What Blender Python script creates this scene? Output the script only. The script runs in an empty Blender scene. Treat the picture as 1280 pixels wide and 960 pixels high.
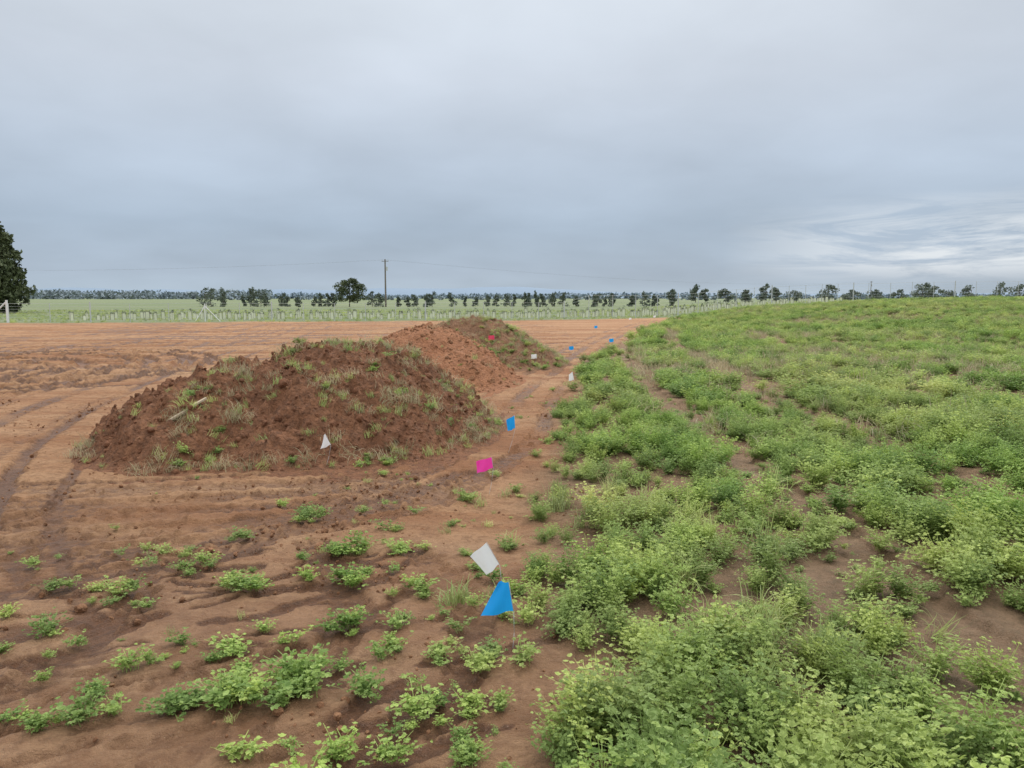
import bpy, math, random
import numpy as np
from mathutils import Vector
random.seed(7); rng=np.random.default_rng(7)
scene=bpy.context.scene
R=math.radians

# ------------------------------------------------------------------ helpers
def hash2(ix,iy,seed):
    n=(ix.astype(np.int64)*374761393+iy.astype(np.int64)*668265263+seed*1442695041)&0x7fffffff
    n=((n^(n>>13))*1274126177)&0x7fffffff
    n=(n^(n>>16))&0xffff
    return n/65535.0
def vnoise(x,y,seed=0):
    x=np.asarray(x,dtype=float);y=np.asarray(y,dtype=float)
    ix=np.floor(x);iy=np.floor(y);fx=x-ix;fy=y-iy
    fx=fx*fx*(3-2*fx);fy=fy*fy*(3-2*fy)
    a=hash2(ix,iy,seed);b=hash2(ix+1,iy,seed);c=hash2(ix,iy+1,seed);d=hash2(ix+1,iy+1,seed)
    return (a*(1-fx)+b*fx)*(1-fy)+(c*(1-fx)+d*fx)*fy
def fbm(x,y,seed=0,oct=4,lac=2.1,gain=.5):
    s=0;a=1;t=0
    x=np.asarray(x,dtype=float);y=np.asarray(y,dtype=float)
    for o in range(oct):
        s=s+a*vnoise(x+o*17.3,y-o*9.1,seed+o);t+=a
        x,y=(x*.8-y*.6)*lac,(x*.6+y*.8)*lac
        a*=gain
    return s/t
def ss(a,b,x):
    t=np.clip((np.asarray(x,dtype=float)-a)/(b-a),0,1);return t*t*(3-2*t)

def link(o): scene.collection.objects.link(o);return o

def mesh_obj(name,verts,faces,mats=(),midx=None,smooth=False,do_link=True):
    me=bpy.data.meshes.new(name)
    me.from_pydata(verts,[],faces)
    for m in mats: me.materials.append(m)
    if midx is not None: me.polygons.foreach_set('material_index',np.array(midx,dtype=np.int32))
    if smooth: me.polygons.foreach_set('use_smooth',np.ones(len(me.polygons),dtype=bool))
    me.update()
    o=bpy.data.objects.new(name,me)
    if do_link: link(o)
    return o

class NT:
    def __init__(s,mat):
        s.t=mat.node_tree;s.n=s.t.nodes;s.l=s.t.links
    def new(s,ty,**k):
        n=s.n.new(ty)
        for a,b in k.items(): setattr(n,a,b)
        return n
    def set(s,n,i,v):
        if isinstance(v,bpy.types.NodeSocket): s.l.new(v,n.inputs[i])
        else: n.inputs[i].default_value=v
    def noise(s,vec,scale,detail=4,rough=.55,dist=0):
        n=s.new('ShaderNodeTexNoise');s.l.new(vec,n.inputs['Vector'])
        n.inputs['Scale'].default_value=scale;n.inputs['Detail'].default_value=detail
        n.inputs['Roughness'].default_value=rough;n.inputs['Distortion'].default_value=dist
        return n.outputs['Fac']
    def mix(s,f,a,b,mode='MIX'):
        n=s.new('ShaderNodeMix',data_type='RGBA',blend_type=mode)
        s.set(n,0,f)
        for i,v in ((6,a),(7,b)):
            if not isinstance(v,bpy.types.NodeSocket): v=tuple(v)+(1,) if len(v)==3 else v
            s.set(n,i,v)
        return n.outputs[2]
    def math(s,op,a,b=0.0,c=0.0,clamp=False):
        n=s.new('ShaderNodeMath',operation=op,use_clamp=clamp)
        s.set(n,0,a);s.set(n,1,b);s.set(n,2,c);return n.outputs[0]
    def mr(s,v,a,b,c=0.,d=1.):
        n=s.new('ShaderNodeMapRange');s.set(n,0,v)
        n.inputs[1].default_value=a;n.inputs[2].default_value=b;n.inputs[3].default_value=c;n.inputs[4].default_value=d
        return n.outputs[0]
    def attr(s,name):
        n=s.new('ShaderNodeAttribute',attribute_name=name);return n.outputs['Fac']
    def pos(s): return s.new('ShaderNodeNewGeometry').outputs['Position']

def newmat(name):
    m=bpy.data.materials.new(name);m.use_nodes=True
    t=NT(m);b=t.n['Principled BSDF'];b.inputs['Specular IOR Level'].default_value=.3
    b.inputs['Roughness'].default_value=.85
    return m,t,b
def plain(name,col,rough=.7,var=.15,scale=8,metal=0):
    m,t,b=newmat(name)
    f=t.noise(t.pos(),scale,3)
    t.set(b,'Base Color',t.mix(f,[c*(1-var) for c in col],[min(1,c*(1+var)) for c in col]))
    b.inputs['Roughness'].default_value=rough;b.inputs['Metallic'].default_value=metal
    return m

# ------------------------------------------------------------------ terrain functions
def rise(x,y):
    rx=np.interp(x,[11,13.5,18,22.5,30,40,80,300],[0,.05,.42,.75,1.08,1.36,1.75,1.75])
    return rx*ss(12,60,y)*(1-ss(78,150,y))
def crop_edge(y):
    return np.interp(y,[-20,2.5,3.0,3.7,5.2,9.1,14,20,36,62,80],[.05,.10,.24,.10,.12,.48,1.05,2.0,5.9,13.5,19])
def base_h(x,y):
    near=1-ss(60,140,np.hypot(x,y))
    return rise(x,y)+near*(.10*(fbm(x*.35,y*.35,3,3)-.5))
def blob(x,y,cx,cy,rx,ry,H,p=2.0,rot=0):
    dx=x-cx;dy=y-cy
    c,s=math.cos(rot),math.sin(rot)
    u=(dx*c+dy*s)/rx;v=(-dx*s+dy*c)/ry
    r=np.sqrt(u*u+v*v)
    r=r*(1+.16*(fbm(x*.9+cx,y*.9+cy,11,3)-.5))
    return H*(1-r**p)
MOUNDS=[
 dict(bl=[(-2.18,9.6,1.98,2.5,1.04),(-3.25,8.9,1.45,1.95,.80)],bb=(-6,.6,5.9,13.2)),
 dict(bl=[(-1.75,15.8,1.75,2.6,1.02),(-.95,14.5,1.15,1.8,.60)],bb=(-4.2,1.2,11.8,19.4)),
 dict(bl=[(-1.0,20.2,2.1,2.6,1.06),(.15,18.8,1.25,1.7,.52)],bb=(-3.8,2.2,16.4,23.6)),
]
def mound_h(i,x,y):
    h=None
    for b in MOUNDS[i]['bl']:
        k=blob(x,y,*b)
        h=k if h is None else np.maximum(h,k)+.06*np.exp(-np.abs(h-k)/.12)
    h=np.where(h<.10,.10*np.exp((h-.10)/.16)-.03,h-.03)
    amp=(.17,.13,.15)[i]
    n=(fbm(x*2.2,y*2.2,21+i,3)-.5)*amp*1.2+(fbm(x*7,y*7,31+i,4)-.5)*amp*1.2
    c=fbm(x*18,y*18,41+i,2);n=n+np.maximum(c-.50,0)*amp*1.3
    return h+n*ss(-.02,.2,h)
def total_h(x,y):
    x=np.asarray(x,dtype=float);y=np.asarray(y,dtype=float)
    b=base_h(x,y);m=b
    for i in range(3): m=np.maximum(m,b+mound_h(i,x,y)-.0)
    return m
def grow(start,step,end,g):
    out=[];v=start
    while v<end:
        step*=g;v+=step;out.append(v)
    return out

# ------------------------------------------------------------------ ground sheet
xs=list(np.arange(-5,4,.022))
xl=list(np.arange(-5-.06,-16,-.06));xl+=list(np.arange(-16,-32,-.16));xl+=[-v for v in grow(32,.16,4200,1.09)]
xr=list(np.arange(4,14,.09))+grow(14,.1,4200,1.07)
xs=np.array(sorted(set(np.round(xl+xs+xr,4))))
ys=list(np.arange(1.9,9.0,.022))+list(np.arange(9.0,28,.065))+list(np.arange(28,60,.17))
ys=ys+grow(60,.18,4500,1.08)+[-(v) for v in grow(-1.8,.05,60,1.15)]
ys=np.array(sorted(set(np.round(ys,4))))
X,Y=np.meshgrid(xs,ys)
H=base_h(X,Y)
near=1-ss(25,60,np.hypot(X,Y))
close=1-ss(8,14,np.hypot(X,Y))
rough_patch=ss(.42,.62,fbm(X*.9,Y*.9,51,3))
H=H+near*(.02*(fbm(X*1.7,Y*1.7,5,3)-.5)+.010*(fbm(X*7,Y*7,6,3)-.5))
H=H+close*(.4+1.1*rough_patch)*(.019*(fbm(X*16,Y*16,52,3)-.5)+.032*np.maximum(fbm(X*11,Y*11,53,2)-.56,0))
rut=np.zeros_like(H);dep=np.zeros_like(H)
def seg(x0,y0,x1,y1,w,d,wet,s0,lug):
    m=w*2.2+.05
    i0,i1=np.searchsorted(xs,[min(x0,x1)-m,max(x0,x1)+m])
    j0,j1=np.searchsorted(ys,[min(y0,y1)-m,max(y0,y1)+m])
    if i1<=i0 or j1<=j0:return
    sx=X[j0:j1,i0:i1];sy=Y[j0:j1,i0:i1]
    L=math.hypot(x1-x0,y1-y0)
    if L<1e-6:return
    ux,uy=(x1-x0)/L,(y1-y0)/L
    t=(sx-x0)*ux+(sy-y0)*uy
    tc=np.clip(t,0,L)
    sd=(sx-x0)*(-uy)+(sy-y0)*ux
    dist=np.hypot(sx-x0-tc*ux,sy-y0-tc*uy)
    dist=dist+w*.9*(fbm(sx*5,sy*5,8,3)-.5)
    ins=1-ss(w*.7,w*.98,dist)
    rid=ss(w*.85,w*1.05,dist)*(1-ss(w*1.1,w*1.6,dist))
    k=1.0
    if lug>0:
        ph=(s0+tc+np.abs(sd)*.9)/lug
        k=.5+.5*np.clip(1.8*np.sin(ph*2*math.pi),-1,1)
    crumb=fbm(sx*14,sy*14,9,2)
    v=-d*ins*(.3+.7*k)+d*.6*rid*np.maximum(crumb-.25,0)*2
    cur=dep[j0:j1,i0:i1]
    dep[j0:j1,i0:i1]=np.where(np.abs(v)>np.abs(cur),v,cur)
    patch=fbm(sx*.7,sy*.7,12,3)
    a=wet*ins*(.2+.8*k)*(.22+.78*ss(.33,.55,patch))
    rut[j0:j1,i0:i1]=np.maximum(rut[j0:j1,i0:i1],a)
def spline(pts,n=10):
    out=[];P=[pts[0]]+list(pts)+[pts[-1]]
    for i in range(1,len(P)-2):
        for k in range(n):
            t=k/n
            out.append(tuple(.5*((2*P[i][c])+(-P[i-1][c]+P[i+1][c])*t+(2*P[i-1][c]-5*P[i][c]+4*P[i+1][c]-P[i+2][c])*t*t+(-P[i-1][c]+3*P[i][c]-3*P[i+1][c]+P[i+2][c])*t**3) for c in (0,1)))
    out.append(tuple(pts[-1]));return out
def track(pts,gauge=1.7,w=.16,d=.03,wet=.5,lug=0,both=True,n=8):
    sp=spline(pts,n)
    for off in ((-gauge/2,gauge/2) if both else (0,)):
        q=[]
        for i,p in enumerate(sp):
            a=sp[max(0,i-1)];b=sp[min(len(sp)-1,i+1)]
            l=math.hypot(b[0]-a[0],b[1]-a[1]) or 1
            q.append((p[0]-(b[1]-a[1])/l*off,p[1]+(b[0]-a[0])/l*off))
        s=0
        for a,b in zip(q[:-1],q[1:]):
            seg(a[0],a[1],b[0],b[1],w,d,wet,s,lug);s+=math.hypot(b[0]-a[0],b[1]-a[1])
# passes of machinery round the left of the mounds
for k in range(15):
    o=-k*.6+random.uniform(-.4,.4)
    track([(-2.2+o*.6+random.uniform(-.4,.4),2.6+random.uniform(-.8,.8)),(-4.3+o*.8,5.9+random.uniform(-.3,.3)),(-5.6+o,9.5),(-6.8+o,14.5),(-8.4+o*1.1,24),(-11.5+o*1.3,48+random.uniform(-4,3))],
          w=random.uniform(.04,.14),d=random.uniform(.010,.028),wet=random.uniform(.35,1.0),lug=random.choice([0,0,.14,.17]))
# passes in front of the mound and along the crop edge
for k in range(6):
    o=k*.36-.7
    track([(-7.5,4.6+o),(-4.8,5.2+o),(-2.7,5.75+o*.6),(-1.2,6.4+o*.4),(-.3,8.7),( .1,12),(.9,16.5),(2.0,23),(4.4,34),(10,54)],
          w=random.uniform(.08,.15),d=random.uniform(.018,.03),wet=random.uniform(.4,.9),lug=random.choice([.11,.13]),both=(k%2==0),gauge=1.1)
for k in range(3):
    o=k*.55
    track([(-8,3.3+o),(-4.4,3.6+o),(-2.6,4.2+o*.8),(-1.2,5.6+o*.3),(-.5,7)],w=.13,d=.022,wet=.65,both=False,lug=.11)
for k in range(4):
    x0=-2.6+k*.75+random.uniform(-.2,.2)
    track([(x0-.5,2.2),(x0,3.0+random.uniform(-.2,.2)),(x0+.05,3.9),(x0-.4,4.9)],w=.12,d=.022,wet=.65,both=False,lug=.10)
# turning loops on the left pad
for k in range(11):
    r=1.4+k*.34;cx=-12.7+random.uniform(-.25,.25);cy=17.0+random.uniform(-.3,.3)
    a0=R(-130+random.uniform(-25,25));a1=R(130+random.uniform(-20,30))
    track([(cx+r*1.1*math.cos(a),cy+r*1.4*math.sin(a)) for a in np.linspace(a0,a1,9)],w=.14,d=.08,wet=1.8,both=False)
for k in range(5):
    y0=14+random.uniform(0,5)
    track([(-16,y0-1.5),(-12.5,y0),(-9.5,y0+.6+random.uniform(-.6,.6))],w=.11,d=.06,wet=1.2,both=False)
for k in range(30):
    y0=11+k*1.35+random.uniform(-.5,.5)
    track([(-34,y0+random.uniform(-2,1)),(-20,y0+1.5),(-12,y0+2.5+random.uniform(-1,1)),(-5,y0+5),(2,y0+9)],w=random.uniform(.10,.34),d=.03,wet=random.uniform(.3,1.1))
# gouges of sticky wet soil in the foreground
for k in range(130):
    x0=random.uniform(-3.2,-.3);y0=random.uniform(2.0,4.8)
    a=R(random.gauss(25,18));L=random.uniform(.08,.7)
    track([(x0,y0),(x0+L*.5*math.cos(a),y0+L*.5*math.sin(a)+random.uniform(-.06,.06)),(x0+L*math.cos(a),y0+L*math.sin(a))],w=random.uniform(.012,.055),d=random.uniform(.008,.026),wet=1.5,both=False,n=4)
for cx in (2.25,4.0,7.6,9.4):
    track([(cx,-3),(cx,3),(cx+.05,8),(cx+.25,14),(cx+1.2,24),(cx+4,40)],w=.16,d=.03,wet=.35,both=False)
H=H+dep
crop=ss(-.25,.35,X-crop_edge(Y)+.5*(fbm(X*1.5,Y*1.5,14,3)-.5))
bnd=np.interp(X,[-200,-60,-33,0,20,40,90,400],[42,44,48.5,54,66,74,82,90])
green=ss(-1.2,1.2,Y-bnd+3*(fbm(X*.3,Y*.8,15,3)-.5))
damp=(1-ss(2.6,6.6,Y+.2*X+3.0*(fbm(X*.55,Y*.55,16,3)-.5)))*(1-green)
nv=X.size;ny,nx=X.shape
me=bpy.data.meshes.new('ground')
me.vertices.add(nv)
co=np.stack([X.ravel(),Y.ravel(),H.ravel()],1).astype(np.float32)
me.vertices.foreach_set('co',co.ravel())
idx=np.arange(nv).reshape(ny,nx)
q=np.stack([idx[:-1,:-1],idx[:-1,1:],idx[1:,1:],idx[1:,:-1]],-1).reshape(-1,4).astype(np.int32)
me.loops.add(q.size);me.polygons.add(len(q))
me.loops.foreach_set('vertex_index',q.ravel())
me.polygons.foreach_set('loop_start',np.arange(0,q.size,4,dtype=np.int32))
me.update(calc_edges=True)
me.polygons.foreach_set('use_smooth',np.ones(len(q),dtype=bool))
for nm,a in (('rut',rut),('crop',crop),('green',green),('damp',damp)):
    at=me.attributes.new(nm,'FLOAT','POINT');at.data.foreach_set('value',a.ravel().astype(np.float32))
ground=link(bpy.data.objects.new('ground',me))

m,t,b=newmat('ground_soil')
P=t.pos()
n1=t.noise(P,.35,4,.6,.4);n2=t.noise(P,2.2,6,.7);n3=t.noise(P,24,6,.75);n4=t.noise(P,150,3,.7);n6=t.noise(P,8,5,.7,.5)
mp=t.new('ShaderNodeMapping');mp.inputs['Scale'].default_value=(.10,1.0,1);mp.inputs['Rotation'].default_value=(0,0,R(-12))
t.l.new(P,mp.inputs['Vector']);n5=t.noise(mp.outputs[0],.9,7,.7,.3)
c=t.mix(t.mr(n1,.35,.65),(.50,.268,.132),(.43,.205,.090))
c=t.mix(t.mr(n5,.42,.62),c,(.55,.325,.175))
c=t.mix(t.mr(n5,.50,.38,0,.75),c,(.31,.132,.060))
c=t.mix(t.mr(n2,.48,.70,0,.6),c,(.35,.162,.073))
c=t.mix(t.math('MULTIPLY',t.attr('damp'),.75),c,t.mix(t.mr(n2,.40,.60),(.46,.265,.140),(.26,.130,.062)))
c=t.mix(t.mr(n6,.50,.64,0,.55),c,(.23,.112,.053))
c=t.mix(t.mr(n3,.45,.66,0,.55),c,(.24,.118,.057))
rf=t.math('MULTIPLY',t.math('MULTIPLY',t.attr('rut'),1.5),t.mr(n6,.25,.5,.5,1.),clamp=True)
c=t.mix(t.math('MULTIPLY',rf,.88),c,t.mix(t.mr(n3,.4,.6),(.19,.085,.040),(.12,.055,.028)))
cs=t.mix(t.mr(n2,.35,.65),(.37,.235,.135),(.24,.14,.074))
cs=t.mix(t.mr(n6,.45,.62,0,.6),cs,(.17,.105,.057))
cs=t.mix(t.mr(n3,.5,.75,0,.6),cs,(.12,.10,.045))
c=t.mix(t.attr('crop'),c,cs)
mp2=t.new('ShaderNodeMapping');mp2.inputs['Scale'].default_value=(.25,1,1);t.l.new(P,mp2.inputs['Vector'])
g1=t.noise(mp2.outputs[0],.06,4,.6);g2=t.noise(mp2.outputs[0],.9,4,.6)
gc=t.mix(t.mr(g1,.38,.62),(.215,.245,.125),(.145,.19,.085))
gc=t.mix(t.mr(g2,.45,.75,0,.6),gc,(.26,.25,.155))
c=t.mix(t.attr('green'),c,gc)
c=t.mix(t.mr(n4,.60,.70,0,.45),c,(.58,.42,.29))
t.set(b,'Base Color',c)
t.set(b,'Roughness',t.mr(t.math('MAXIMUM',rf,t.math('MULTIPLY',t.attr('damp'),.7)),0,1,.92,.48))
hh=t.math('ADD',t.math('MULTIPLY',n3,1.3),t.math('MULTIPLY',n4,.35))
hh=t.math('ADD',hh,t.math('MULTIPLY',n6,1.6))
bp=t.new('ShaderNodeBump');bp.inputs['Strength'].default_value=1;bp.inputs['Distance'].default_value=.036
t.l.new(hh,bp.inputs['Height']);t.l.new(bp.outputs[0],b.inputs['Normal'])
me.materials.append(m)

# ------------------------------------------------------------------ mounds
def mound_mat(name,ca,cb,cc):
    m,t,b=newmat(name);P=t.pos()
    a=t.noise(P,1.3,4,.6);f=t.noise(P,14,6,.7);g=t.noise(P,70,3,.7)
    c=t.mix(t.mr(a,.35,.65),ca,cb)
    c=t.mix(t.mr(f,.42,.66),c,cc)
    c=t.mix(t.mr(g,.6,.75,0,.4),c,[min(1,v*1.5) for v in ca])
    t.set(b,'Base Color',c)
    vo=t.new('ShaderNodeTexVoronoi');t.l.new(P,vo.inputs['Vector']);vo.inputs['Scale'].default_value=26
    hh=t.math('ADD',t.math('MULTIPLY',f,1.6),t.math('MULTIPLY',g,.5))
    hh=t.math('SUBTRACT',hh,t.math('MULTIPLY',vo.outputs['Distance'],.6))
    bp=t.new('ShaderNodeBump');bp.inputs['Strength'].default_value=1;bp.inputs['Distance'].default_value=.045
    t.l.new(hh,bp.inputs['Height']);t.l.new(bp.outputs[0],b.inputs['Normal'])
    return m
mm=[mound_mat('mound_soil_dark',(.33,.150,.072),(.26,.112,.054),(.16,.073,.038)),
    mound_mat('mound_soil_red',(.46,.21,.100),(.40,.168,.078),(.27,.115,.054)),
    mound_mat('mound_soil_weedy',(.32,.165,.082),(.26,.135,.068),(.17,.085,.045))]
for i in range(3):
    x0,x1,y0,y1=MOUNDS[i]['bb']
    st=.028 if i==0 else .045
    gx=np.arange(x0,x1,st);gy=np.arange(y0,y1,st)
    A,B=np.meshgrid(gx,gy)
    mh=mound_h(i,A,B);Z=base_h(A,B)+mh
    keep=mh>-.025
    id_=np.arange(A.size).reshape(A.shape)
    kq=(keep[:-1,:-1]|keep[:-1,1:]|keep[1:,1:]|keep[1:,:-1])
    F=np.stack([id_[:-1,:-1],id_[:-1,1:],id_[1:,1:],id_[1:,:-1]],-1)[kq]
    used=np.unique(F);rem=np.full(A.size,-1);rem[used]=np.arange(len(used))
    V=np.stack([A.ravel(),B.ravel(),Z.ravel()],1)[used]
    mesh_obj('dirt_mound',V.tolist(),rem[F].tolist(),[mm[i]],smooth=True)

# ------------------------------------------------------------------ plant templates
def leaf_mat(name,ca,cb,cc,trans=.35,patch=.25):
    m,t,b=newmat(name)
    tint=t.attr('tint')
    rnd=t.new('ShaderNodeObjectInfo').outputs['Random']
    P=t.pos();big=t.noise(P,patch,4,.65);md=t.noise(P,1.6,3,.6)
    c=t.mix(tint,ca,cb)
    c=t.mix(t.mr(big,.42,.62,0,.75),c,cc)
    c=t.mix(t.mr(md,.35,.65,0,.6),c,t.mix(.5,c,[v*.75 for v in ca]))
    hs=t.new('ShaderNodeHueSaturation');t.set(hs,'Value',t.mr(rnd,0,1,.74,1.32));t.set(hs,'Hue',t.mr(rnd,0,1,.510,.480));t.set(hs,'Color',c)
    c=hs.outputs[0]
    t.set(b,'Base Color',c);b.inputs['Roughness'].default_value=.5;b.inputs['Specular IOR Level'].default_value=.3
    tr=t.new('ShaderNodeBsdfTranslucent');t.l.new(c,tr.inputs[0])
    mx=t.new('ShaderNodeMixShader');mx.inputs[0].default_value=trans
    t.l.new(b.outputs[0],mx.inputs[1]);t.l.new(tr.outputs[0],mx.inputs[2])
    t.l.new(mx.outputs[0],t.n['Material Output'].inputs[0])
    return m
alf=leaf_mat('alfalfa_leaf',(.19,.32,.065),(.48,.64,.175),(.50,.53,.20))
grs=leaf_mat('grass_blade',(.27,.38,.10),(.52,.60,.22),(.47,.48,.21))
dry=leaf_mat('dry_grass_blade',(.34,.32,.16),(.54,.47,.29),(.44,.37,.21))

def tmpl(name,verts,faces,tints,mat):
    o=mesh_obj(name,verts,faces,[mat],do_link=False)
    a=o.data.attributes.new('tint','FLOAT','POINT');a.data.foreach_set('value',np.array(tints,dtype=np.float32))
    return o
def alfalfa(seed,Rr,Hh,ns,nn,ls,name='alfalfa_plant',wf=.29):
    r=random.Random(seed);V=[];F=[];T=[]
    def leaflet(p,d,up,l,tt):
        d=d.normalized();s=d.cross(up)
        if s.length<1e-3: s=Vector((1,0,0))
        s.normalize();n=s.cross(d).normalized();w=l*wf;b=len(V)
        pts=[p,p+d*l*.38-s*w+n*l*.10,p+d*l*.78-s*w*.8+n*l*.08,p+d*l-n*l*.06,p+d*l*.78+s*w*.8+n*l*.08,p+d*l*.38+s*w+n*l*.10]
        V.extend(tuple(q) for q in pts);T.extend([tt]*6)
        F.append((b,b+1,b+2,b+3));F.append((b,b+3,b+4,b+5))
    for i in range(ns):
        a=r.uniform(0,2*math.pi);lean=math.sqrt(r.random());h=Hh*r.uniform(.5,1.1)*(1-.35*lean*lean)
        ca,sa=math.cos(a),math.sin(a);bx,by=r.gauss(0,Rr*.16),r.gauss(0,Rr*.16)
        def pt(t): return Vector((bx+ca*Rr*lean*(.35*t+.65*t*t),by+sa*Rr*lean*(.35*t+.65*t*t),h*t*(1.12-.12*t*t)))
        pr=pt(0)
        for k in range(4):
            q=pt((k+1)/4);b=len(V);w=Vector((-sa,ca,0))*.0014
            V.extend([tuple(pr-w),tuple(pr+w),tuple(q+w*.7),tuple(q-w*.7)]);F.append((b,b+1,b+2,b+3));T.extend([.5]*4);pr=q
        for k in range(nn):
            t=.2+.8*(k+r.random()*.7)/nn
            p=pt(min(t,1));aa=r.uniform(0,2*math.pi)
            out=Vector((math.cos(aa),math.sin(aa),r.uniform(.1,.7))).normalized()
            pet=p+out*r.uniform(.008,.03)*ls/.02
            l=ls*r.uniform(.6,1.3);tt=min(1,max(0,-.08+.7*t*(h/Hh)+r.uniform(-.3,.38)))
            up=Vector((r.gauss(0,.4),r.gauss(0,.4),1)).normalized()
            fl=Vector((out.x,out.y,out.z*.3+r.uniform(-.4,.35)))
            for ang in (-50,0,50):
                dd=fl.copy();c_,s_=math.cos(R(ang)),math.sin(R(ang))
                leaflet(pet,Vector((dd.x*c_-dd.y*s_,dd.x*s_+dd.y*c_,dd.z)),up,l,tt)
    return tmpl(name,V,F,T,alf)
def grass(seed,n,L,spread,name,mat,wid=.0035,droop=.6):
    r=random.Random(seed);V=[];F=[];T=[]
    for i in range(n):
        a=r.uniform(0,2*math.pi);l=L*r.uniform(.45,1.1);bx,by=r.gauss(0,spread),r.gauss(0,spread)
        ln=r.uniform(.1,.9);d=Vector((math.cos(a),math.sin(a),0));s=Vector((-d.y,d.x,0))
        tt=r.random();w=wid*r.uniform(.6,1.2)
        for k in range(5):
            t=k/4
            p=Vector((bx,by,0))+d*l*ln*t**1.6+Vector((0,0,l*(t*(1-.25*ln)-droop*ln*t**3*.7)))
            ww=w*(1-t)**.7+.0003;b=len(V)
            V.extend([tuple(p-s*ww),tuple(p+s*ww)]);T.extend([tt]*2)
            if k: F.append((b-2,b-1,b+1,b))
    return tmpl(name,V,F,T,mat)
def coll(name,objs):
    c=bpy.data.collections.new(name)
    for o in objs:c.objects.link(o)
    return c
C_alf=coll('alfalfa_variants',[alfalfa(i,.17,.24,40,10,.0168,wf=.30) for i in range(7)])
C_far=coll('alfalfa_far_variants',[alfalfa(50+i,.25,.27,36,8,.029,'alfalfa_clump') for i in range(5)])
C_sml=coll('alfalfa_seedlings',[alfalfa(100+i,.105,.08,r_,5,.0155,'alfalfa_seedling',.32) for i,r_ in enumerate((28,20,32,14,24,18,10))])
C_gr=coll('grass_tufts',[grass(200+i,46,.30,.045,'grass_tuft',grs,.004,.9) for i in range(4)])
C_gs=coll('short_grass_tufts',[grass(220+i,34,.13,.035,'short_grass_tuft',grs,.0028) for i in range(4)])
C_dr=coll('dry_grass_tufts',[grass(240+i,40,.16,.05,'dry_grass_tuft',dry,.002,.8) for i in range(4)])
def clod(seed,mat):
    import bmesh
    bm=bmesh.new();bmesh.ops.create_icosphere(bm,subdivisions=2,radius=1)
    r=random.Random(seed)
    dirs=[Vector((r.gauss(0,1),r.gauss(0,1),r.gauss(0,1))).normalized() for _ in range(9)]
    offs=[r.uniform(.55,.95) for _ in dirs]
    for v in bm.verts:
        p=v.co.copy()
        for d,o in zip(dirs,offs):
            k=p.dot(d)
            if k>o: p-=d*(k-o)*.9
        v.co=p*(1+r.uniform(-.05,.05))
    me=bpy.data.meshes.new('soil_clod');bm.to_mesh(me);bm.free();me.materials.append(mat)
    return bpy.data.objects.new('soil_clod',me)
cm=[mound_mat('clod_dark',(.34,.150,.074),(.27,.115,.056),(.18,.08,.040)),mound_mat('clod_pale',(.46,.24,.122),(.38,.18,.088),(.25,.12,.058))]
C_cd=coll('soil_clods_dark',[clod(i,cm[0]) for i in range(5)])
C_cp=coll('soil_clods_pale',[clod(10+i,cm[1]) for i in range(5)])

def scatter(name,P,rot,scl,ids,col):
    me=bpy.data.meshes.new(name);me.vertices.add(len(P));me.vertices.foreach_set('co',np.asarray(P,dtype=np.float32).ravel())
    a=me.attributes.new('rot','FLOAT_VECTOR','POINT');a.data.foreach_set('vector',np.asarray(rot,dtype=np.float32).ravel())
    a=me.attributes.new('scl','FLOAT_VECTOR','POINT');a.data.foreach_set('vector',np.asarray(scl,dtype=np.float32).ravel())
    a=me.attributes.new('vid','INT','POINT');a.data.foreach_set('value',np.asarray(ids,dtype=np.int32))
    o=link(bpy.data.objects.new(name,me))
    g=bpy.data.node_groups.new(name+'_scatter','GeometryNodeTree')
    g.interface.new_socket('Geometry',in_out='INPUT',socket_type='NodeSocketGeometry')
    g.interface.new_socket('Geometry',in_out='OUTPUT',socket_type='NodeSocketGeometry')
    gi=g.nodes.new('NodeGroupInput');go=g.nodes.new('NodeGroupOutput')
    ip=g.nodes.new('GeometryNodeInstanceOnPoints');ci=g.nodes.new('GeometryNodeCollectionInfo')
    ci.inputs['Collection'].default_value=col;ci.inputs['Separate Children'].default_value=True;ci.inputs['Reset Children'].default_value=True
    def na(n,ty):
        x=g.nodes.new('GeometryNodeInputNamedAttribute');x.data_type=ty;x.inputs['Name'].default_value=n
        return [s for s in x.outputs if s.enabled and s.name=='Attribute'][0]
    L=g.links.new
    L(gi.outputs[0],ip.inputs['Points']);L(ci.outputs[0],ip.inputs['Instance'])
    ip.inputs['Pick Instance'].default_value=True
    L(na('vid','INT'),ip.inputs['Instance Index'])
    e=g.nodes.new('FunctionNodeEulerToRotation');L(na('rot','FLOAT_VECTOR'),e.inputs[0]);L(e.outputs[0],ip.inputs['Rotation'])
    L(na('scl','FLOAT_VECTOR'),ip.inputs['Scale']);L(ip.outputs[0],go.inputs[0])
    md=o.modifiers.new('scatter','NODES');md.node_group=g
    return o
def place(name,x,y,s,col,nvar,tilt=.12,zs=1.0,dz=0.0,full=False):
    x=np.asarray(x,dtype=float);y=np.asarray(y,dtype=float);n=len(x)
    z=total_h(x,y)+dz*np.asarray(s)
    if full: rot=rng.uniform(0,6.28,(n,3))
    else: rot=np.stack([rng.normal(0,tilt,n),rng.normal(0,tilt,n),rng.uniform(0,6.28,n)],1)
    s=np.asarray(s,dtype=float)*np.ones(n)
    zz=s*zs*rng.uniform(.8,1.2,n)
    return scatter(name,np.stack([x,y,z],1),rot,np.stack([s,s,zz],1),rng.integers(0,nvar,n),col)

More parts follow.
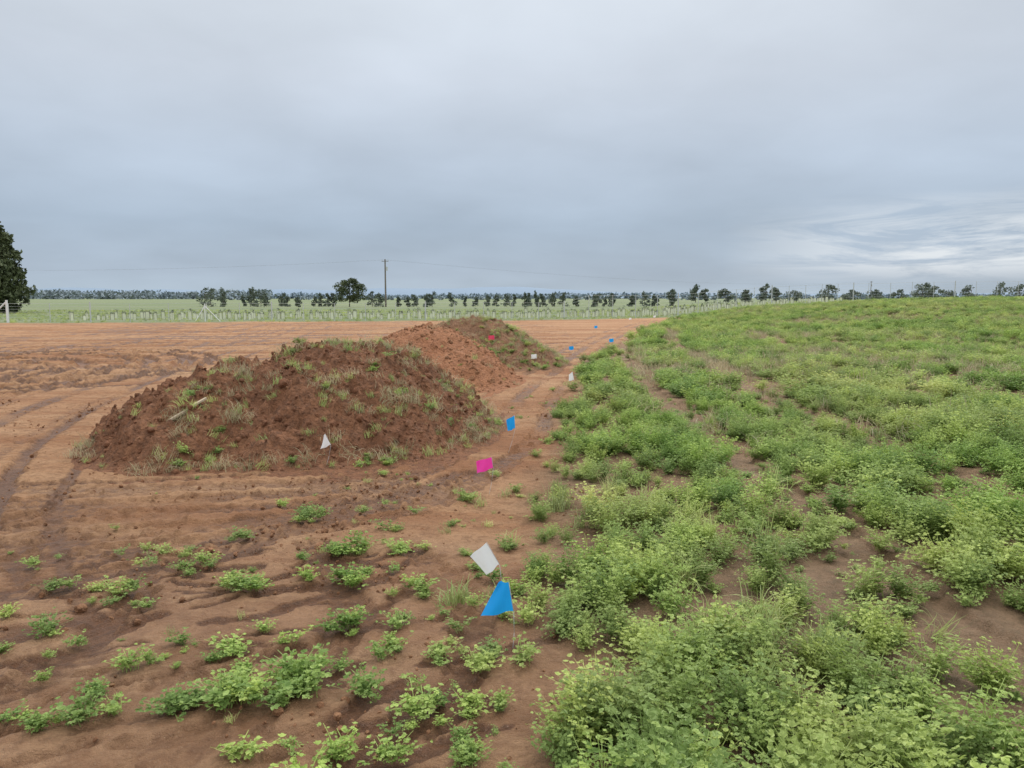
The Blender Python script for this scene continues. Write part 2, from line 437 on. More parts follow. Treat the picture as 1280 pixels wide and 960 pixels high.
# ---- crop
def cropmask(x,y):
    e=x-crop_edge(y)+.35*(fbm(x*2,y*2,61,2)-.5)
    ok=ss(-.05,.12,e)
    den=fbm(x*1.1,y*.8,62,3)
    d=.36+1.35*ss(.29,.50,den)
    for cx,st in ((2.25,1.0),(4.0,1.0),(7.6,.95),(9.4,.9)):
        c=cx+np.interp(y,[0,8,14,24,40],[0,.05,.25,1.2,4])
        wv=.15+.20*fbm(x*0+cx,y*.7,63,2)+.08*(1-ss(2,8,y))+.10*ss(9,16,y)
        dd=np.abs(x-c+.35*(fbm(x*1.6,y*1.6,64,2)-.5))
        d=d*(1-st*.96*(1-ss(wv*.7,wv*1.25,dd)))
    return np.clip(ok*d,0,1.6)
def sample(x0,x1,y0,y1,dens,fov=True):
    n=int((x1-x0)*(y1-y0)*dens);x=rng.uniform(x0,x1,n);y=rng.uniform(y0,y1,n)
    if fov:
        k=(np.abs(x)<.80*y+2.0);x,y=x[k],y[k]
    return x,y
x,y=sample(-.5,11,1.4,11,30)
k=rng.random(len(x))<cropmask(x,y)*.85;x,y=x[k],y[k]
k=np.hypot(x,y)>1.9;x,y=x[k],y[k]
hgt=.5+.85*fbm(x*.8,y*.8,66,2);edge=ss(0,.4,x-crop_edge(y))
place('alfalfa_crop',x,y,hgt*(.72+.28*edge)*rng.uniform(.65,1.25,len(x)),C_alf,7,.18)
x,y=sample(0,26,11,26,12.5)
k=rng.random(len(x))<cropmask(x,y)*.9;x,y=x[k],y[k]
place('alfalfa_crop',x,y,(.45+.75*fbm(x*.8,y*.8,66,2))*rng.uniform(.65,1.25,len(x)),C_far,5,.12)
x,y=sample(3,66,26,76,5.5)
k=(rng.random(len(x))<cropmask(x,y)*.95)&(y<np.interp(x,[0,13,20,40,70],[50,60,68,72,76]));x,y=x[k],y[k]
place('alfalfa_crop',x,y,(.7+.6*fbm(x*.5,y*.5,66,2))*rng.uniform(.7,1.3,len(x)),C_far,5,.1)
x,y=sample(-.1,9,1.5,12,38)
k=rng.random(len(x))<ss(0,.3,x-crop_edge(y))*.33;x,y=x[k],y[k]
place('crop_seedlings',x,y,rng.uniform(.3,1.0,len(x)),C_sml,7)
# grass inside crop
x,y=sample(.3,10,1.8,16,12)
k=rng.random(len(x))<.035+ss(.55,.72,fbm(x*.7+5,y*.5,71,3))*.42;x,y=x[k],y[k]
xa=[1.25,1.35,1.2,1.5,1.15,1.3,.95,1.6,.8,1.3,1.45,1.05];ya=[3.6,3.2,3.4,2.9,5.0,5.3,4.2,4.6,6.2,4.9,3.0,3.1]
x=np.concatenate([x,xa,xa]);y=np.concatenate([y,ya,np.array(ya)+.12])
k=(x>crop_edge(y)+.15)
place('grass_in_crop',x[k],y[k],rng.uniform(.6,1.1,k.sum()),C_gr,4,.3)
x,y=sample(1,60,8,70,6)
k=rng.random(len(x))<ss(.42,.58,fbm(x*.16,y*.16,72,3))*ss(0,1,x-crop_edge(y)-.8)*ss(6,14,y);x,y=x[k],y[k]
k=y<np.interp(x,[0,13,20,40,70],[50,60,68,72,76]);x,y=x[k],y[k]
place('dry_grass_in_crop',x,y,rng.uniform(1.6,2.7,len(x)),C_dr,4)

# ---- plants on the bare strip (x, y, scale)
pl=[(-2.21,3.5,1),(-1.95,3.05,.5),(-2.44,4.12,.9),(-2.14,4.0,1),(-2.18,4.5,.8),(-1.64,3.15,1),(-1.58,3.2,.6),(-1.63,2.75,1),(-1.52,2.8,.8),(-1.75,2.7,.7),(-1.32,2.83,1),(-1.26,2.88,.9),(-1.53,3.4,.7),(-1.86,4.5,1),(-1.95,4.4,.7),(-1.27,3.34,1.0),(-1.13,2.86,1.3),(-1.05,2.9,1.1),(-.96,2.92,1.3),(-.89,3.08,1.4),(-.84,2.98,1.3),(-.95,3.1,1.2),(-1.49,4.12,1.1),(-1.42,4.1,.9),(-1.82,5.0,.8),(-1.04,3.46,.9),(-.93,2.53,1.1),(-1.18,4.3,.9),(-.97,4.3,1.1),(-.9,4.2,.9),(-.98,4.8,1.3),(-1.06,4.75,1.0),(-.72,4.8,1.0),(-.81,3.65,1.0),(-.78,3.75,.8),(-.88,3.6,.8),(-.58,3.3,.9),(-.56,3.42,.7),(-.57,3.65,.9),(-.60,2.98,1.0),(-.33,3.34,.8),(-.15,3.19,1.0),(-.10,3.28,.8),(-.17,2.86,.9),(-.37,2.83,1.1),(-.3,2.9,.7),(-.42,2.53,.9),(-.6,2.53,.9),(-.19,2.64,.7),(-.51,4.12,1.0),(-.55,4.2,.9),(-.43,5.35,.6),(-.38,6.0,1.0),(-.34,6.1,.8),(-1.41,5.5,.9),(-1.5,5.45,.8),(-1.76,5.8,.7),(-1.53,5.6,.8),(-.72,5.65,.8),(-.9,5.25,.9),(-1.12,5.65,.7),(-1.0,5.9,.5),(-1.88,3.83,.8),(-2.1,3.87,.7),(-2.53,3.7,.7),(-2.47,4.7,.6),(-2.2,4.7,.7),(-2.05,4.75,.6),(-1.18,6.95,.6),(-1.22,7.3,.6),(-.1,4.3,1),(-.05,3.75,1),(-.2,3.9,.7),(-.35,3.8,.6),(-.15,2.5,.8),(-2.9,4.5,.6),(-2.75,5.2,.4),(-.15,6.9,.7),(.05,6.3,.9),(-2.3,3.3,.6),(-.7,2.35,1.),(-.05,4.9,.8),(-.2,4.5,.7),(.25,7.7,.8),(.4,8.4,.9),(.1,10.2,.6),(.5,11.5,.7),(.7,13,.7),(.3,12.2,.5),(-.3,9.6,.7),(0,11,.5),
 (-.25,3.6,.9),(-.4,3.05,.6),(-.75,3.2,.5),(-1.15,3.15,.6),(-.7,4.45,.7),(-.3,4.75,.6),(-1.3,4.6,.6),(-1.6,4.25,.6),(-2.0,3.4,.6),(-1.9,2.75,.7),(-.05,2.9,.7),(.05,3.3,1),(.08,3.7,1),(.0,4.1,.9)]
xs_=[p[0] for p in pl];ys_=[p[1] for p in pl];sc=[p[2]*1.08 for p in pl]
for p in pl:
    for _ in range(random.choice([0,1,2,2])):
        xs_.append(p[0]+random.gauss(0,.08));ys_.append(p[1]+random.gauss(0,.08));sc.append(p[2]*random.uniform(.35,.85))
x,y=sample(-3.2,.2,2.0,7,6);k=rng.random(len(x))<.4
xs_+=list(x[k]);ys_+=list(y[k]);sc+=list(rng.uniform(.12,.42,k.sum()))
place('alfalfa_seedlings',xs_,ys_,sc,C_sml,7,.1)
gx_=[-.30,-.28,-.33,-.1,-.25,-.05,.0,-.45];gy_=[3.98,4.02,3.93,4.05,5.9,6.2,5.0,5.2]
x,y=sample(-3,.2,2.1,7,3);k=rng.random(len(x))<.3
place('grass_tufts_on_path',gx_+list(x[k]),gy_+list(y[k]),[1.2,1.0,1.1,.9,.9,.8,1,.6]+list(rng.uniform(.25,.6,k.sum())),C_gs,4)

# ---- vegetation on mounds
def on_mound(i,n,fn):
    x0,x1,y0,y1=MOUNDS[i]['bb'];x=rng.uniform(x0,x1,n);y=rng.uniform(y0,y1,n)
    mh=mound_h(i,x,y);k=(mh>.015)&(rng.random(n)<fn(x,y,mh));return x[k],y[k]
ax,ay=on_mound(0,6500,lambda x,y,h:.05+.4*ss(.52,.70,fbm(x*1.3,y*1.3,81,2))+.25*(h<.12)+.12*(h>.85)+.22*(x>-1.4))
bx,by=on_mound(1,2500,lambda x,y,h:.02+.25*ss(.55,.7,fbm(x*1.3,y*1.3,82,2))*(x>-1))
cx,cy=on_mound(2,2600,lambda x,y,h:.35+.6*ss(.4,.6,fbm(x*1.3,y*1.3,83,2)))
x=np.concatenate([ax,bx,cx]);y=np.concatenate([ay,by,cy])
sel=rng.random(len(x))
g=sel<.40;d=(sel>=.40)&(sel<.86);a=sel>=.86
place('grass_tufts_on_mounds',x[g],y[g],rng.uniform(.35,1.1,g.sum()),C_gs,4,.3)
place('dry_grass_on_mounds',x[d],y[d],rng.uniform(.5,1.3,d.sum()),C_dr,4,.3)
place('weeds_on_mounds',x[a],y[a],rng.uniform(.35,1.0,a.sum()),C_sml,7,.2)
x,y=on_mound(2,1500,lambda x,y,h:.22*(x>-.8));place('weeds_on_mounds',x,y,rng.uniform(.7,1.5,len(x)),C_sml,7,.2)
# ---- clods
x,y=on_mound(0,18000,lambda x,y,h:.5*np.ones_like(x));place('soil_clods',x,y,rng.gamma(1.7,.0075,len(x))+.004,C_cd,5,full=True,zs=.8)
x,y=on_mound(1,8000,lambda x,y,h:.5*np.ones_like(x));place('soil_clods',x,y,rng.gamma(2,.009,len(x))+.006,C_cp,5,full=True,zs=.8)
x,y=sample(-9,1,1.9,12,340);k=rng.random(len(x))<(.08+.6*ss(.5,.68,fbm(x*1.1,y*1.1,85,3)));x,y=x[k],y[k]
place('soil_clods',x,y,rng.gamma(1.4,.0038,len(x))+.0025,C_cp,5,full=True,zs=.7)

# ------------------------------------------------------------------ far verge grass
x,y=sample(-60,60,46,100,1.2)
b_=np.interp(x,[-200,-60,-33,0,20,40,90,400],[42,44,48.5,54,66,74,82,90]);k=(y>b_);x,y=x[k],y[k]
place('field_grass',x,y,rng.uniform(1.2,2.2,len(x)),C_gs,4)

# ------------------------------------------------------------------ mesh builder
class MB:
    def __init__(s): s.v=[];s.f=[];s.m=[]
    def tube(s,p,q,r0,r1,mi=0,n=6,cap=True):
        p=Vector(p);q=Vector(q);d=(q-p).normalized()
        a=d.orthogonal().normalized();b=d.cross(a);k=len(s.v)
        for c,r in ((p,r0),(q,r1)):
            for i in range(n):
                an=2*math.pi*i/n;s.v.append(tuple(c+a*math.cos(an)*r+b*math.sin(an)*r))
        for i in range(n):
            j=(i+1)%n;s.f.append((k+i,k+j,k+n+j,k+n+i));s.m.append(mi)
        if cap: s.f.append(tuple(range(k+n,k+2*n)));s.m.append(mi)
    def poly(s,pts,mi=0):
        k=len(s.v);s.v.extend(tuple(p) for p in pts);s.f.append(tuple(range(k,k+len(pts))));s.m.append(mi)
    def leafquad(s,p,size,r,mi):
        n=Vector((r.gauss(0,1),r.gauss(0,1),r.gauss(0,1)+.4)).normalized();a=n.orthogonal().normalized();b=n.cross(a)
        an=r.uniform(0,6.28);u=(a*math.cos(an)+b*math.sin(an))*size*r.uniform(.6,1.2);w=(b*math.cos(an)-a*math.sin(an))*size*r.uniform(.35,.7)
        s.poly([p-u,p-w*.9+u*.1,p+u,p+w],mi)
    def obj(s,name,mats,smooth=False): return mesh_obj(name,s.v,s.f,mats,s.m,smooth)
def tree(mb,x,y,z,h,w,r,nleaf,size,cb=.25,nbl=8,prof=None):
    top=Vector((x+r.uniform(-.03,.03)*h,y,z+h*.8))
    mb.tube((x,y,z-.1),(x+(top.x-x)*.5,y,z+h*.4),h*.022,h*.016,0);mb.tube((x+(top.x-x)*.5,y,z+h*.4),top,h*.016,h*.006,0)
    bl=[]
    for i in range(nbl):
        t=(i+r.random())/nbl
        zz=z+h*(cb+(1-cb)*(.08+.84*t))
        pf=math.sin(math.pi*min(.97,max(.08,.12+.8*t)))**.7 if prof is None else prof(t)
        a=r.uniform(0,6.28);rr=w/2*pf*r.uniform(.3,.75)
        c=Vector((x+math.cos(a)*rr,y+math.sin(a)*rr,zz));rad=w*.5*r.uniform(.35,.6)*(.45+.55*pf)
        bl.append((c,rad,h*(1-cb)*.13*r.uniform(.7,1.3)))
        s0=z+h*max(.1,cb+(1-cb)*t*.6)
        mb.tube((x,y,s0),c,h*.009,h*.003,0,4)
    for i in range(nleaf):
        c,rad,rz=r.choice(bl)
        d=Vector((r.gauss(0,1),r.gauss(0,1),r.gauss(0,1))).normalized()*r.random()**.4
        mb.leafquad(c+Vector((d.x*rad,d.y*rad,d.z*max(rz,rad*.6))),size*r.uniform(.6,1.3),r,1)
bark=plain('bark',(.14,.11,.09),.9,.3,3)
def fmat(name,a,b_,sc=.8,trans=.15):
    m,t,b=newmat(name);c=t.mix(t.mr(t.noise(t.pos(),sc,4,.7),.35,.65),a,b_);t.set(b,'Base Color',c);return m
f_dark=fmat('foliage_dark',(.06,.08,.04),(.12,.14,.06))
f_row=fmat('foliage_row',(.095,.12,.09),(.15,.175,.125),.3)
f_haze=fmat('foliage_hazy',(.20,.245,.27),(.25,.29,.30),.02)  # distance haze painted into the base colour, bluish and pale; next one too
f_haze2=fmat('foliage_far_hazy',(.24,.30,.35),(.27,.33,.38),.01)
bark_h=plain('bark_hazy',(.17,.18,.19),.9,.1,1)  # bark greyed in its base colour to stand in for distance haze

r=random.Random(3)
# dense cypress: foliage in a thick lumpy shell round limbs
mb=MB();tx,ty,th,tw=-56.3,80,11.6,10.6
mb.tube((tx,ty,-.2),(tx,ty,th*.5),.32,.2,0,10);mb.tube((tx,ty,th*.5),(tx+.2,ty,th*.93),.2,.05,0,8)
for k in range(40):
    t_=r.uniform(.06,.85);a=r.uniform(0,6.28);rr=tw/2*math.sqrt(max(0,1-t_**1.9))*.8
    mb.tube((tx,ty,th*t_*.85),(tx+math.cos(a)*rr,ty+math.sin(a)*rr,th*t_+.4),.06,.015,0,5)
for k in range(30000):
    t_=r.random()**.9;a=r.uniform(0,6.28)
    lump=.80+.36*float(hash2(np.array(int(a*2.6)),np.array(int(t_*13)),5))+.06*math.sin(a*9+t_*30)
    rr=tw/2*math.sqrt(max(0,1-t_**1.9))*lump*(1-.35*r.random()**2)*(.88+.12*min(1,t_*6))
    mb.leafquad(Vector((tx+math.cos(a)*rr,ty+math.sin(a)*rr,th*t_*(.96+.06*lump)+r.gauss(0,.12)+.1)),.24*r.uniform(.6,1.3),r,1)
mb.obj('cypress_tree',[bark,f_dark])
mb=MB();tree(mb,-28.6,136,0,5.0,6.0,r,3200,.19,.18,12);mb.obj('eucalyptus_tree',[bark,f_dark])
mb=MB()
px=245
while px<850:
    X_=(px-640)/961*137
    hgt=r.uniform(1.8,2.8) if px>335 else r.uniform(2.0,3.7)
    if r.random()<.12:hgt*=1.2
    if not(422<px<460): tree(mb,X_,137+r.uniform(-3,8),rise(X_,137),hgt,hgt*r.uniform(.6,.95),r,360,.19,-.02,9,prof=lambda t:.45+.6*(1-t))
    px+=r.choice([r.uniform(5,9),r.uniform(8,15),r.uniform(12,24)])
mb.obj('tree_row',[bark,f_row])
mb=MB()
for px,hh,ww,yy in ((868,6.0,5.5,250),(880,5,4,255),(955,6.3,5.5,250),(968,5.2,5,255),(1032,6.2,7,250),(1150,7,8,250),(1160,6,7,258),(1120,4.5,6,262),(1245,7.5,8,280),(1210,6.5,7,290),(905,5,6,262),(930,4.6,6,262),(840,5,5,262),(1270,7,8,290),(1060,4.5,9,280),(1090,4.3,8,280),(1180,5,9,285),(990,4.4,8,280)):
    X_=(px-640)/961*yy;tree(mb,X_,yy,0,hh*.95,ww,r,550,.40,.08,8)
mb.obj('tree_row',[bark,f_row])
def belt(name,yy,x0,x1,step,h0,h1,size,mats,n=36,gap=.1,seed=1):
    mb=MB();r=random.Random(seed);x=x0
    while x<x1:
        k=float(fbm(x/yy*14,seed*3.1,90+seed,3))
        hh=h0+(h1-h0)*k*r.uniform(.75,1.2);w=hh*r.uniform(1.0,1.7);y_=yy+r.uniform(-30,30)
        if r.random()>gap:
            for i in range(n):
                d=Vector((r.gauss(0,.35)*w,r.gauss(0,.3)*w,hh*(.5+r.uniform(-.5,.42))))
                mb.leafquad(Vector((x,y_,0))+d,size*r.uniform(.7,1.3),r,1)
        x+=step*r.uniform(.6,1.4)
    return mb.obj(name,mats)
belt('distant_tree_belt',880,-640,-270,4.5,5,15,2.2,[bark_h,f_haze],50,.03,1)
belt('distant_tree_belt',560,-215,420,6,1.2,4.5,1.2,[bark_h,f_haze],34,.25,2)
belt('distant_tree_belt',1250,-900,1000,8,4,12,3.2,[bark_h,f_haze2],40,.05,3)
def hills(name,yy,depth,x0,x1,n,hf,mat):
    V=[];F=[]
    for i in range(n+1):
        x=x0+(x1-x0)*i/n;h=hf(x)
        for j in range(9):
            t=j/8;V.append((x,yy+depth*(t-.5),max(0,h*math.sin(math.pi*t)*(1+.1*float(fbm(x*.01,t*5,95,2))))-.5))
    for i in range(n):
        for j in range(8):
            a=i*9+j;F.append((a,a+9,a+10,a+1))
    return mesh_obj(name,V,F,[mat],smooth=True)
hm=fmat('hill_hazy',(.20,.265,.34),(.225,.29,.365),.002)  # aerial haze mixed into the hill colour, no volume behind it
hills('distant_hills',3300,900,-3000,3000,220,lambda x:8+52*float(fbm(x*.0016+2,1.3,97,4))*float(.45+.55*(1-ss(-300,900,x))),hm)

# ------------------------------------------------------------------ fence
steel=plain('galvanised_steel',(.55,.56,.55),.5,.1,5,.1);white=plain('white_paint',(.78,.78,.76),.5,.05,3)
wood=plain('weathered_timber',(.20,.17,.14),.85,.25,4)
def polyline_pts(path,step):
    out=[];
    for (x0,y0),(x1,y1) in zip(path[:-1],path[1:]):
        L=math.hypot(x1-x0,y1-y0);n=max(1,round(L/step))
        for i in range(n): out.append((x0+(x1-x0)*i/n,y0+(y1-y0)*i/n))
    out.append(path[-1]);return out
fp=polyline_pts([(-62,47),(-32.6,50),(-20.8,52.6),(0,57),(10,62.5),(20,69),(35,76),(60,79),(110,82)],2.2)
mb=MB();prev=None
for i,(x,y) in enumerate(fp):
    z=float(base_h(x,y));hp=1.25 if x<5 else 1.8
    rr=.022 if i%5 else .045
    mb.tube((x,y,z-.1),(x,y,z+hp+(0 if i%5 else .1)),rr,rr,0,6)
    if prev:
        for k in range(7):
            a=prev[3]*(.10+.88*k/6);b_=hp*(.10+.88*k/6);wr=.010 if k==6 else .006
            mb.tube((prev[0],prev[1],prev[2]+a),(x,y,z+b_),wr,wr,0,3,False)
    prev=(x,y,z,hp)
mb.obj('wire_fence',[steel])
mb=MB()
mb.tube((-32.5,49.7,-.1),(-32.5,49.7,1.45),.07,.07,0,10);mb.tube((-32.5,49.7,1.35),(-33.9,49.55,0.0),.05,.05,0,8);mb.tube((-33.9,49.55,-.1),(-33.9,49.55,.4),.05,.05,0,8)
mb.obj('fence_end_post',[white])
mb=MB()
mb.tube((-20.8,52.3,-.1),(-20.8,52.3,1.2),.04,.04,0,8);mb.tube((-20.8,52.3,1.05),(-19.9,52.6,0),.03,.03,0,8);mb.tube((-20.8,52.3,1.05),(-21.4,52.1,0),.03,.03,0,8)
mb.obj('fence_end_post',[white])

# ------------------------------------------------------------------ tree guards
gm,t,b=newmat('plastic_guard');t.set(b,'Base Color',t.mix(t.noise(t.pos(),.7,3),(.66,.68,.46),(.80,.80,.62)))
mbg=[]
for v in range(3):
    r2=random.Random(v);mb=MB()
    h=.46;w=.14
    pts0=[Vector((w*math.cos(R(90+120*i)),w*math.sin(R(90+120*i)),0)) for i in range(3)]
    for i in range(3):
        a=pts0[i];b_=pts0[(i+1)%3];mb.poly([a,b_,b_*.8+Vector((0,0,h)),a*.8+Vector((0,0,h))],0)
        mb.tube(a*1.02,a*.95+Vector((0,0,h+.08)),.010,.010,1,4)
    for i in range(22): mb.leafquad(Vector((r2.gauss(0,.07),r2.gauss(0,.07),h+r2.uniform(-.05,.12+.08*v))),.05,r2,2)
    o=mesh_obj('tree_guard',mb.v,mb.f,[gm,wood,f_row],mb.m,do_link=False);mbg.append(o)
C_tg=coll('tree_guards',mbg)
gp=[]
for off in (0,2.4,5.0):
    for p in polyline_pts([(-31,54.2+off),(0,59.4+off),(10,64.6+off),(22,73.0+off),(34,80+off)],.72): gp.append((p[0]+random.gauss(0,.15),p[1]+random.gauss(0,.2)))
gp=[p for p in gp if random.random()<.9]
place('tree_guard_rows',[p[0] for p in gp],[p[1] for p in gp],rng.uniform(.75,1.15,len(gp)),C_tg,3,.04)

# ------------------------------------------------------------------ power poles
def pole(x,y,h):
    mb=MB();mb.tube((x,y,-.5),(x,y,h),.17,.11,0,10)
    mb.tube((x-.6,y,h-.35),(x+.6,y,h-.35),.05,.05,0,6)
    for k in (-.5,.5):
        mb.tube((x+k,y,h-.3),(x+k,y,h-.08),.035,.05,1,6)
    mb.tube((x+.25,y,h-2.0),(x+.25,y,h-1.3),.18,.18,1,8)
    return mb.obj('power_pole',[wood,steel])
pole(-22.2,136,8.3);pole(139,300,8.0);pole(-150,150,8.3)
mb=MB()
def wire(a,b,sag):
    n=14;pr=None
    for i in range(n+1):
        t=i/n;p=Vector(a).lerp(Vector(b),t);p.z-=sag*4*t*(1-t)
        if pr is not None: mb.tube(pr,p,.006,.006,0,3,False)
        pr=p
for k in (-.5,.5):
    wire((-150+k,150,8.2),(-22.2+k,136,8.2),1.6);wire((-22.2+k,136,8.2),(139+k,300,7.9),2.4)
mb.obj('power_line',[plain('cable',(.3,.3,.31),.6)])

# ------------------------------------------------------------------ plank
mb=MB()
def plank(p,q,w,th):
    p=Vector(p);q=Vector(q);d=(q-p).normalized();s=d.cross(Vector((0,0,1))).normalized()*w/2;n=s.cross(d).normalized()*th/2
    if n.z<0:n=-n
    n_=8
    rings=[]
    for i in range(n_+1):
        c=p.lerp(q,i/n_)+n*.3*math.sin(i*1.3);k=len(mb.v);e=1-.25*(i in(0,n_))
        mb.v.extend([tuple(c-s*e-n),tuple(c+s*e-n),tuple(c+s*e+n),tuple(c-s*e+n)]);rings.append(k)
    for a,b_ in zip(rings[:-1],rings[1:]):
        for j in range(4): mb.f.append((a+j,a+(j+1)%4,b_+(j+1)%4,b_+j));mb.m.append(0)
    mb.f.append(tuple(range(rings[0],rings[0]+4)));mb.m.append(0);mb.f.append(tuple(range(rings[-1],rings[-1]+4)));mb.m.append(0)
a=(-3.42,7.55);b_=(-3.12,7.78)
plank((a[0],a[1],float(total_h(*a))+.03),(b_[0],b_[1],float(total_h(*b_))+.05),.05,.018)
plk=mb.obj('timber_plank',[plain('pale_timber',(.50,.40,.28),.8,.25,14)])

# ------------------------------------------------------------------ marker flags
wirem=plain('flag_wire',(.45,.45,.44),.4,.05,5,.6)
def flagmat(name,c):
    m,t,b=newmat(name);t.set(b,'Base Color',t.mix(t.noise(t.pos(),25,3),[v*.88 for v in c],c))
    b.inputs['Roughness'].default_value=.45
    tr=t.new('ShaderNodeBsdfTranslucent');tr.inputs[0].default_value=(*c,1)
    mx=t.new('ShaderNodeMixShader');mx.inputs[0].default_value=.3
    t.l.new(b.outputs[0],mx.inputs[1]);t.l.new(tr.outputs[0],mx.inputs[2]);t.l.new(mx.outputs[0],t.n['Material Output'].inputs[0]);return m
FM={'blue':flagmat('flag_blue',(.02,.40,.92)),'white':flagmat('flag_white',(.94,.94,.94)),'pink':flagmat('flag_pink',(.97,.07,.45)),'red':flagmat('flag_red',(.85,.08,.16))}
def flag(x,y,col,corners,zc,xc=0,name='marker_flag'):
    """corners: TL,TR,BR,BL as (dx,dz) metres about the cloth centre; the wire runs up the TR-BR hem"""
    zb=float(total_h(x,y));mb=MB()
    C=[Vector((x+xc+c[0],y+(.012 if i in(0,3) else -.008),zc+c[1])) for i,c in enumerate(corners)]
    n=8;k0=len(mb.v)
    for j in range(n+1):
        for i in range(n+1):
            u,v=i/n,j/n
            p=(C[0]*(1-u)+C[1]*u)*(1-v)+(C[3]*(1-u)+C[2]*u)*v
            p.y+=.022*math.sin(u*6+v*3)*(1-u);p.z+=.005*math.sin(u*9)*v-.006*math.sin(math.pi*v)*(1-u)
            mb.v.append(tuple(p))
    for j in range(n):
        for i in range(n):
            a=k0+j*(n+1)+i;mb.f.append((a,a+1,a+n+2,a+n+1));mb.m.append(0)
    top=C[1]+Vector((.002,0,.004));hb=C[2]+Vector((.002,0,0));bs=Vector((x,y,zb-.05))
    mid=bs.lerp(hb,.55)+Vector((.006,0,0))
    mb.tube(bs,mid,.0013,.0013,1,5);mb.tube(mid,hb,.0013,.0013,1,5);mb.tube(hb,top,.0013,.0013,1,5)
    return mb.obj(name,[FM[col],wirem],True)
k=.0038;flag(.0,3.43,'blue',[(2*k,22*k),(14*k,24*k),(20*k,-13*k),(-20*k,-21*k)],.205,-.07)
k=.0043;flag(-.05,3.95,'white',[(-18*k,3*k),(2*k,22*k),(18*k,-6*k),(2*k,-21*k)],.22,-.095)
k=.0067;flag(-.2,6.25,'pink',[(-10*k,4*k),(9*k,10*k),(11*k,-4*k),(-9*k,-11*k)],.225,-.03)
k=.0085;flag(-.05,8.0,'blue',[(-6*k,4*k),(4*k,10*k),(5*k,-6*k),(-4*k,-10*k)],.285,.04)
z_=float(total_h(-1.74,7.15));k=.0075;flag(-1.77,7.15,'white',[(-1*k,8*k),(1*k,10*k),(8*k,-4*k),(-6*k,-10*k)],max(.25,z_+.1),.0)
k=.0136;flag(1.0,13,'white',[(-3*k,2*k),(1*k,6*k),(3*k,-4*k),(-3*k,-6*k)],.27,.01)
def sflag(x,y,col,dz=.24,s=1.0):
    z_=float(total_h(x,y));flag(x,y,col,[(-.06*s,.04*s),(.06*s,.055*s),(.065*s,-.045*s),(-.055*s,-.06*s)],z_+dz)
sflag(1.62,21,'blue',.25);sflag(3.1,24,'blue',.30,1.1);sflag(3.7,34,'blue',.32,1.1);sflag(-.5,18.6,'red',.14,1.2);sflag(.5,17.6,'white',.14,1.0);sflag(7.2,47,'white',.35,1.2);sflag(9.6,52,'white',.35,1.2)

# ------------------------------------------------------------------ world
SE,SR=R(50),R(20)
w=bpy.data.worlds.new('World');scene.world=w;w.use_nodes=True
t=NT(w);bg=t.n['Background'];out=t.n['World Output']
sky=t.new('ShaderNodeTexSky',sky_type='NISHITA');sky.sun_disc=False;sky.sun_elevation=SE;sky.sun_rotation=SR
t.l.new(sky.outputs[0],bg.inputs[0]);bg.inputs[1].default_value=.1
G=t.new('ShaderNodeTexCoord').outputs['Generated']
sp=t.new('ShaderNodeSeparateXYZ');t.l.new(G,sp.inputs[0])
zz=t.math('MAXIMUM',sp.outputs[2],0.0)
cr=t.new('ShaderNodeValToRGB');t.l.new(zz,cr.inputs[0])
def lin(c): return tuple(((v/255+.055)/1.055)**2.4 if v>10 else 0 for v in c)+(1,)
st=[(0,(177,194,209)),(.03,(168,183,200)),(.09,(169,185,203)),(.17,(189,202,218)),(.26,(208,217,229)),(.36,(218,226,235)),(1,(234,236,239))]
e=cr.color_ramp.elements
e[0].position,e[0].color=st[0][0],lin(st[0][1]);e[1].position,e[1].color=st[-1][0],lin(st[-1][1])
for p,c in st[1:-1]:
    q_=e.new(p);q_.color=lin(c)
dv=t.math('ADD',zz,.22)
vx=t.math('DIVIDE',sp.outputs[0],dv);vy=t.math('DIVIDE',sp.outputs[1],dv)
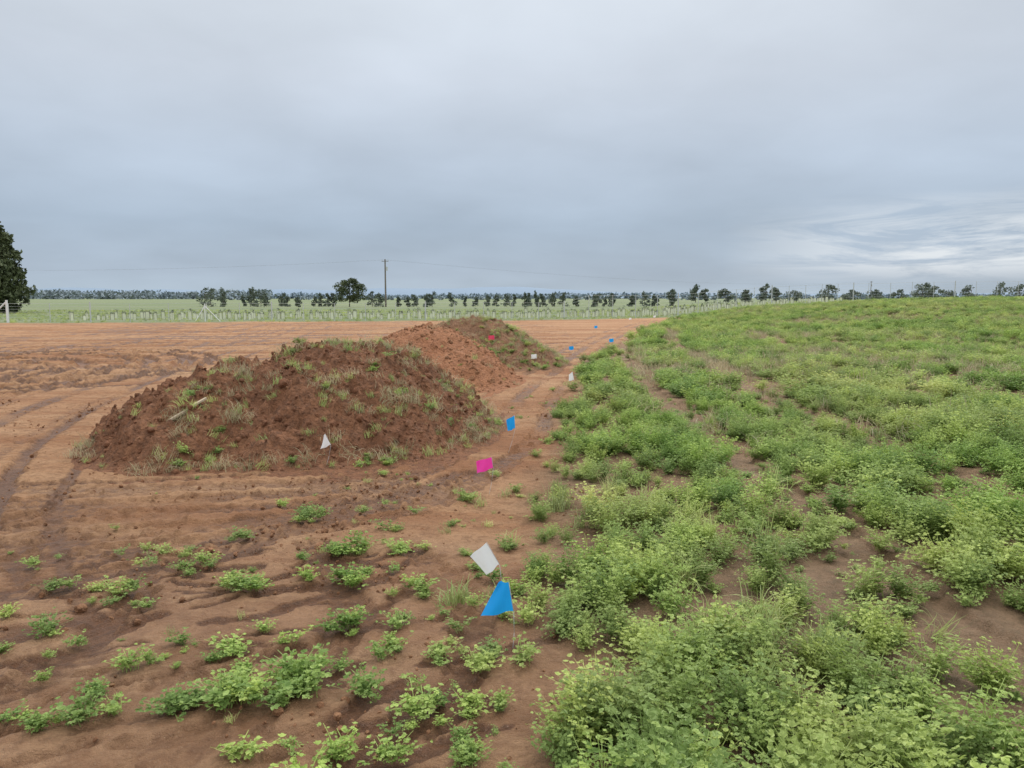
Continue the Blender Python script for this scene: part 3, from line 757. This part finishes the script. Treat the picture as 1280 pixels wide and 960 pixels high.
cb=t.new('ShaderNodeCombineXYZ');t.l.new(vx,cb.inputs[0]);t.l.new(vy,cb.inputs[1])
n1=t.noise(cb.outputs[0],.95,2,.4,.2);n2=t.noise(cb.outputs[0],2.6,5,.52,.2)
f=t.math('ADD',t.math('MULTIPLY',n1,.72),t.math('MULTIPLY',n2,.28))
gain=t.mr(f,.34,.64,.885,1.12)
vm=t.new('ShaderNodeVectorMath',operation='SCALE');t.l.new(cr.outputs[0],vm.inputs[0]);t.l.new(gain,vm.inputs['Scale'])
mp=t.new('ShaderNodeMapping');mp.inputs['Scale'].default_value=(2.5,2.5,22);t.l.new(G,mp.inputs['Vector'])
n3=t.noise(mp.outputs[0],1.7,6,.65,.9)
mask=t.math('MULTIPLY',t.mr(sp.outputs[0],.26,.46),t.math('MULTIPLY',t.mr(zz,.015,.04),t.mr(zz,.12,.075)))
stk=t.math('MULTIPLY',mask,t.mr(n3,.40,.58,0,1.0),clamp=True)
c=t.mix(stk,vm.outputs[0],lin((226,232,238)))
boost=t.mr(zz,.36,.85,1.0,2.2)
bg2=t.new('ShaderNodeBackground');t.l.new(c,bg2.inputs[0]);t.l.new(boost,bg2.inputs[1])
mx=t.new('ShaderNodeMixShader');mx.inputs[0].default_value=.95
t.l.new(bg.outputs[0],mx.inputs[1]);t.l.new(bg2.outputs[0],mx.inputs[2]);t.l.new(mx.outputs[0],out.inputs[0])
sl=bpy.data.lights.new('sun','SUN');sl.energy=1.45;sl.angle=R(16);sl.color=(1,.965,.91)
so=link(bpy.data.objects.new('sun',sl))
d=Vector((math.sin(SR)*math.cos(SE),math.cos(SR)*math.cos(SE),math.sin(SE)))
so.rotation_euler=d.to_track_quat('Z','Y').to_euler()

# ------------------------------------------------------------------ camera
cam=bpy.data.cameras.new('camera');cam.lens=27.03;cam.sensor_width=36;cam.clip_end=9000;cam.clip_start=.05
co_=link(bpy.data.objects.new('camera',cam));co_.location=(0,0,1.6);co_.rotation_euler=(R(90-6.4),0,0)
scene.camera=co_
scene.view_settings.view_transform='Standard';scene.view_settings.look='None';scene.view_settings.exposure=0
